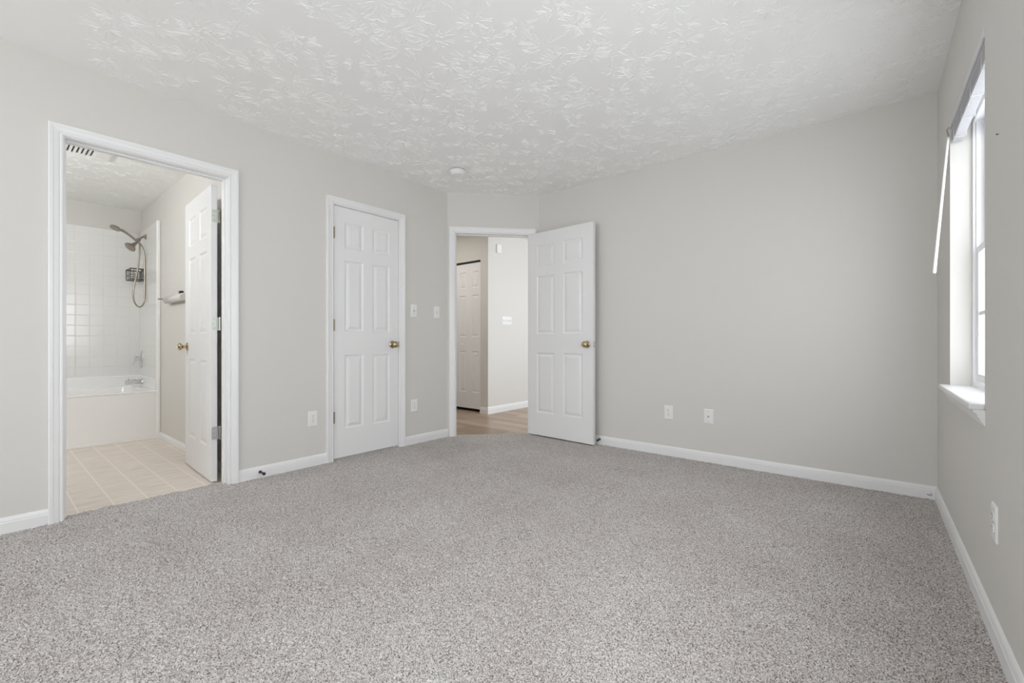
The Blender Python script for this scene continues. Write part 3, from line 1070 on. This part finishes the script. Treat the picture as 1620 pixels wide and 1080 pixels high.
R_ = [rring(TX0, TX1, TY0, TY1, 0.006, BZF), rring(TX0, TX1, TY0, TY1, 0.006, TZ - 0.02), rring(TX0, TX1 + 0.006, TY0, TY1, 0.008, TZ - 0.015),
      rring(TX0, TX1 + 0.006, TY0, TY1, 0.010, TZ - 0.004), rring(TX0 + 0.01, TX1 - 0.006, TY0 + 0.01, TY1 - 0.01, 0.012, TZ),
      rring(TX0 + 0.06, TX1 - 0.075, TY0 + 0.08, TY1 - 0.09, 0.10, TZ - 0.002), rring(TX0 + 0.068, TX1 - 0.083, TY0 + 0.09, TY1 - 0.10, 0.10, TZ - 0.012),
      rring(TX0 + 0.10, TX1 - 0.12, TY0 + 0.2, TY1 - 0.13, 0.12, 0.14), rring(TX0 + 0.16, TX1 - 0.18, TY0 + 0.3, TY1 - 0.20, 0.10, 0.10)]
nn = len(R_[0])
vs = [p for r in R_ for p in r]
fs = [(i * nn + k, i * nn + (k + 1) % nn, (i + 1) * nn + (k + 1) % nn, (i + 1) * nn + k) for i in range(len(R_) - 1) for k in range(nn)]
fs.append(tuple((len(R_) - 1) * nn + k for k in range(nn)))
t_.add(vs, fs)
t_.build('tub', M['fiber'], tub, smooth=True)
ap = MB().box(WORLD, TX1 - 0.002, TX1 + 0.010, BZF, BZF + 0.030, TY0, TY1 - 0.004)
ap.build('floor_bead', M['fiber'], tub, bevel=0.004)
sp = MB()
sp.box(WORLD, TX0, TX0 + 0.020, TZ - 0.01, 2.155, TY0, TY1)
sp.build('surround_back', M['tile_y'], tub, bevel=0.006, seg=3)
ss = MB()
ss.box(WORLD, TX0 + 0.018, TX1 + 0.002, TZ - 0.01, 2.155, TY1 - 0.020, TY1 + 0.001)
ss.build('surround_side', M['tile_x'], tub, bevel=0.006, seg=3)
se = MB().box(WORLD, TX1 - 0.028, TX1 + 0.008, BZF, 2.160, TY1 - 0.030, TY1 + 0.001)
se.build('surround_edge', M['fiber'], tub, bevel=0.008, seg=3)
sk = MB()
sk.add([(TX0 + 0.020, TY0, 0.572), (TX0 + 0.020, TY1 - 0.02, 0.572), (TX0 + 0.028, TY1 - 0.028, 0.566), (TX0 + 0.028, TY0, 0.566),
        (TX0 + 0.032, TY0, TZ - 0.002), (TX0 + 0.032, TY1 - 0.032, TZ - 0.002)], [(0, 1, 2, 3), (3, 2, 5, 4)])
sk.add([(TX1 - 0.028, TY1 - 0.020, 0.572), (TX0 + 0.020, TY1 - 0.020, 0.572), (TX0 + 0.028, TY1 - 0.028, 0.566), (TX1 - 0.028, TY1 - 0.028, 0.566),
        (TX1 - 0.028, TY1 - 0.032, TZ - 0.002), (TX0 + 0.032, TY1 - 0.032, TZ - 0.002)], [(0, 1, 2, 3), (3, 2, 5, 4)])
sk.build('upstand', M['fiber'], tub, recalc=False)

SY = TY1 - 0.020              # face of the side panel
# shower set
sh = empty('shower_set', (-6.06, SY, 2.07), 'brushed nickel shower arm with a fixed head and a hand shower on a hose', 'shower')
MB().lathe((-6.06, SY, 2.070), (0, -1, 0), [(0, 0.030), (0.004, 0.030), (0.010, 0.020), (0.014, 0.012)], 24).build('flange', M['nickel'], sh, smooth=True)
MB().tube([(-6.06, SY, 2.070), (-6.06, SY - 0.02, 2.070), (-6.06, SY - 0.04, 2.052), (-6.06, SY - 0.058, 2.030)], 0.010, 14).build('arm', M['nickel'], sh, smooth=True)
MB().lathe((-6.06, SY - 0.050, 2.038), (0, -0.75, -0.66), [(0, 0.014), (0.004, 0.018), (0.030, 0.019), (0.036, 0.014)], 20).build('diverter', M['nickel'], sh, smooth=True)
hd = Vector((0.25, -0.70, -0.72)).normalized()
MB().lathe((-6.055, SY - 0.076, 1.995), hd, [(0, 0.011), (0.018, 0.012), (0.024, 0.017), (0.034, 0.017), (0.050, 0.022), (0.066, 0.040), (0.078, 0.051), (0.090, 0.053), (0.094, 0.047), (0.092, 0.001)], 32).build('fixed_head', M['nickel'], sh, smooth=True)
hs_pts = [(-6.05, SY - 0.060, 1.996), (-6.05, SY - 0.090, 2.022), (-6.05, SY - 0.130, 2.058), (-6.05, SY - 0.175, 2.090), (-6.05, SY - 0.205, 2.106)]
hs = MB().tube(hs_pts, [0.0095, 0.0105, 0.011, 0.012, 0.015], 14).build('hand_shower', M['nickel'], sh, smooth=True)
hdir = Vector((0.20, -0.42, -0.88)).normalized()
MB().lathe(Vector((-6.05, SY - 0.243, 2.124)) - hdir * 0.006, hdir, [(0, 0.012), (0.003, 0.034), (0.010, 0.044), (0.020, 0.047), (0.025, 0.043), (0.024, 0.001)], 32).build('spray_head', M['nickel'], hs, smooth=True)
hp_ = [(-6.055, SY - 0.058, 2.000), (-6.055, SY - 0.040, 1.975), (-6.055, SY - 0.020, 1.915), (-6.055, SY - 0.012, 1.83), (-6.055, SY - 0.010, 1.70), (-6.055, SY - 0.010, 1.55),
       (-6.055, SY - 0.011, 1.43), (-6.053, SY - 0.020, 1.36), (-6.05, SY - 0.045, 1.318), (-6.047, SY - 0.075, 1.325), (-6.045, SY - 0.100, 1.375), (-6.045, SY - 0.106, 1.45), (-6.045, SY - 0.098, 1.54),
       (-6.048, SY - 0.080, 1.64), (-6.05, SY - 0.064, 1.75), (-6.05, SY - 0.056, 1.86), (-6.05, SY - 0.053, 1.95), (-6.055, SY - 0.056, 2.005)]
cu = []
P_ = [Vector(p) for p in hp_]
for i in range(len(P_) - 1):
    p0_, p1_, p2_, p3_ = P_[max(i - 1, 0)], P_[i], P_[i + 1], P_[min(i + 2, len(P_) - 1)]
    for k in range(4):
        q_ = k / 4
        cu.append(0.5 * ((2 * p1_) + (p2_ - p0_) * q_ + (2 * p0_ - 5 * p1_ + 4 * p2_ - p3_) * q_ ** 2 + (3 * p1_ - p0_ - 3 * p2_ + p3_) * q_ ** 3))
cu.append(P_[-1])
MB().tube(cu, 0.0078, 10).build('hose', M['nickel'], sh, smooth=True)

# wire caddy
cx0, cx1, cy0, cy1, cz0, cz1 = -6.31, -6.085, SY - 0.122, SY - 0.006, 1.612, 1.722
cd = MB()
for z, r in ((cz1, 0.0058), (cz0, 0.0035), (1.66, 0.0022)):
    cd.tube([(cx0, cy0, z), (cx1, cy0, z), (cx1, cy1, z), (cx0, cy1, z), (cx0, cy0, z)], r, 6)
for k in range(6):
    x = cx0 + (cx1 - cx0) * k / 5
    cd.tube([(x, cy0, cz1), (x, cy0, cz0), (x, cy1, cz0), (x, cy1, cz1)], 0.0018 if 0 < k < 5 else 0.0035, 6)
for k in range(1, 4):
    y = cy0 + (cy1 - cy0) * k / 4
    cd.tube([(cx0, y, cz1), (cx0, y, cz0), (cx1, y, cz0), (cx1, y, cz1)], 0.0018, 6)
tag(cd.build('shower_caddy', M['bronze']), 'dark wire basket on the shower wall behind the hose', 'shower caddy')

# valve
vx, vz = -6.235, 0.752
va = empty('shower_valve', (vx, SY, vz), 'chrome shower valve with oval plate and lever on the tub surround', 'shower valve')
es = MB()
vs = []
N_ = 28
for sc_, d in ((1.0, 0), (0.98, 0.006), (0.85, 0.012), (0.45, 0.018)):
    for k in range(N_):
        w_ = 2 * math.pi * k / N_
        vs.append((vx + 0.055 * sc_ * math.cos(w_), SY - d, vz + 0.095 * sc_ * math.sin(w_)))
es.add(vs, [(r * N_ + k, r * N_ + (k + 1) % N_, (r + 1) * N_ + (k + 1) % N_, (r + 1) * N_ + k) for r in range(3) for k in range(N_)] + [tuple(3 * N_ + k for k in range(N_))])
es.build('escutcheon', M['chrome'], va, smooth=True)
MB().lathe((vx, SY - 0.010, vz + 0.012), (0, -1, 0), [(0, 0.024), (0.022, 0.022), (0.040, 0.026), (0.052, 0.022), (0.056, 0.010)], 24).build('handle_hub', M['chrome'], va, smooth=True)
MB().tube([(vx, SY - 0.045, vz + 0.010), (vx + 0.01, SY - 0.062, vz - 0.012), (vx + 0.015, SY - 0.078, vz - 0.035), (vx + 0.018, SY - 0.086, vz - 0.055)], [0.010, 0.008, 0.008, 0.010], 12).build('lever', M['chrome'], va, smooth=True)
# spout
px_, pz_ = -6.15, 0.515
spt = empty('tub_spout', (px_, SY - 0.01, pz_), 'chrome tub spout above the rim', 'tub spout')
MB().tube([(px_, SY - 0.005, pz_), (px_, SY - 0.02, pz_), (px_, SY - 0.075, pz_ + 0.002), (px_, SY - 0.125, pz_ - 0.002), (px_, SY - 0.150, pz_ - 0.006), (px_, SY - 0.156, pz_ - 0.008)], [0.030, 0.027, 0.026, 0.025, 0.024, 0.017], 18).build('spout_body', M['chrome'], spt, smooth=True)
MB().lathe((px_, SY - 0.128, pz_ + 0.020), (0, 0, 1), [(0, 0.004), (0.012, 0.004), (0.013, 0.007), (0.019, 0.007), (0.020, 0.004)], 12).build('diverter_pin', M['chrome'], spt, smooth=True)

# rail on the bathroom side wall
tw = empty('towel_rail', (-5.0, BYS, 1.35), 'pale tube rail with a chrome end post on the bathroom side wall', 'towel rail')
MB().tube([(-5.17, BYS - 0.038, 1.335), (-5.16, BYS - 0.038, 1.335), (-4.62, BYS - 0.038, 1.335), (-4.61, BYS - 0.038, 1.335)], [0.026, 0.032, 0.032, 0.026], 22).build('tube', M['frost'], tw, smooth=True)
MB().tube([(-5.175, BYS - 0.002, 1.345), (-5.18, BYS - 0.038, 1.345), (-5.185, BYS - 0.060, 1.345), (-5.185, BYS - 0.062, 1.345)], [0.013, 0.010, 0.014, 0.008], 14).build('end_post', M['chrome'], tw, smooth=True)
MB().tube([(-5.185, BYS - 0.060, 1.345), (-5.19, BYS - 0.098, 1.346)], [0.0065, 0.006], 10).build('hook', M['nickel'], tw, smooth=True)
MB().box(WORLD, -4.80, -4.765, 1.368, 1.398, BYS - 0.030, BYS).build('mount', M['rubber'], tw, bevel=0.002)

# ceiling vent
vn = empty('ceiling_vent', (-4.66, 0.44, BZC), 'white slatted exhaust vent in the bathroom ceiling', 'vent')
vx0, vx1, vy0, vy1 = -4.80, -4.52, 0.26, 0.66
f = MB()
f.box(WORLD, vx0, vx0 + 0.03, BZC - 0.012, BZC + 0.002, vy0, vy1)
f.box(WORLD, vx1 - 0.03, vx1, BZC - 0.012, BZC + 0.002, vy0, vy1)
f.box(WORLD, vx0 + 0.03, vx1 - 0.03, BZC - 0.012, BZC + 0.002, vy1 - 0.09, vy1)
f.box(WORLD, vx0 + 0.03, vx1 - 0.03, BZC - 0.012, BZC + 0.002, vy0, vy0 + 0.03)
f.build('frame', M['plate'], vn, bevel=0.004)
f = MB()
y = vy0 + 0.035
while y < vy1 - 0.095:
    f.box(WORLD, vx0 + 0.03, vx1 - 0.03, BZC - 0.010, BZC - 0.001, y, y + 0.014)
    y += 0.026
f.build('slats', M['plate'], vn)
MB().box(WORLD, vx0 + 0.02, vx1 - 0.02, BZC - 0.0015, BZC - 0.0005, vy0 + 0.02, vy1 - 0.05).build('opening', Mat('vent_dark', (0.12, 0.09, 0.07, 1), 0.8).m, vn)

for o in bpy.data.objects:
    if '_w' in o:
        del o['_w']
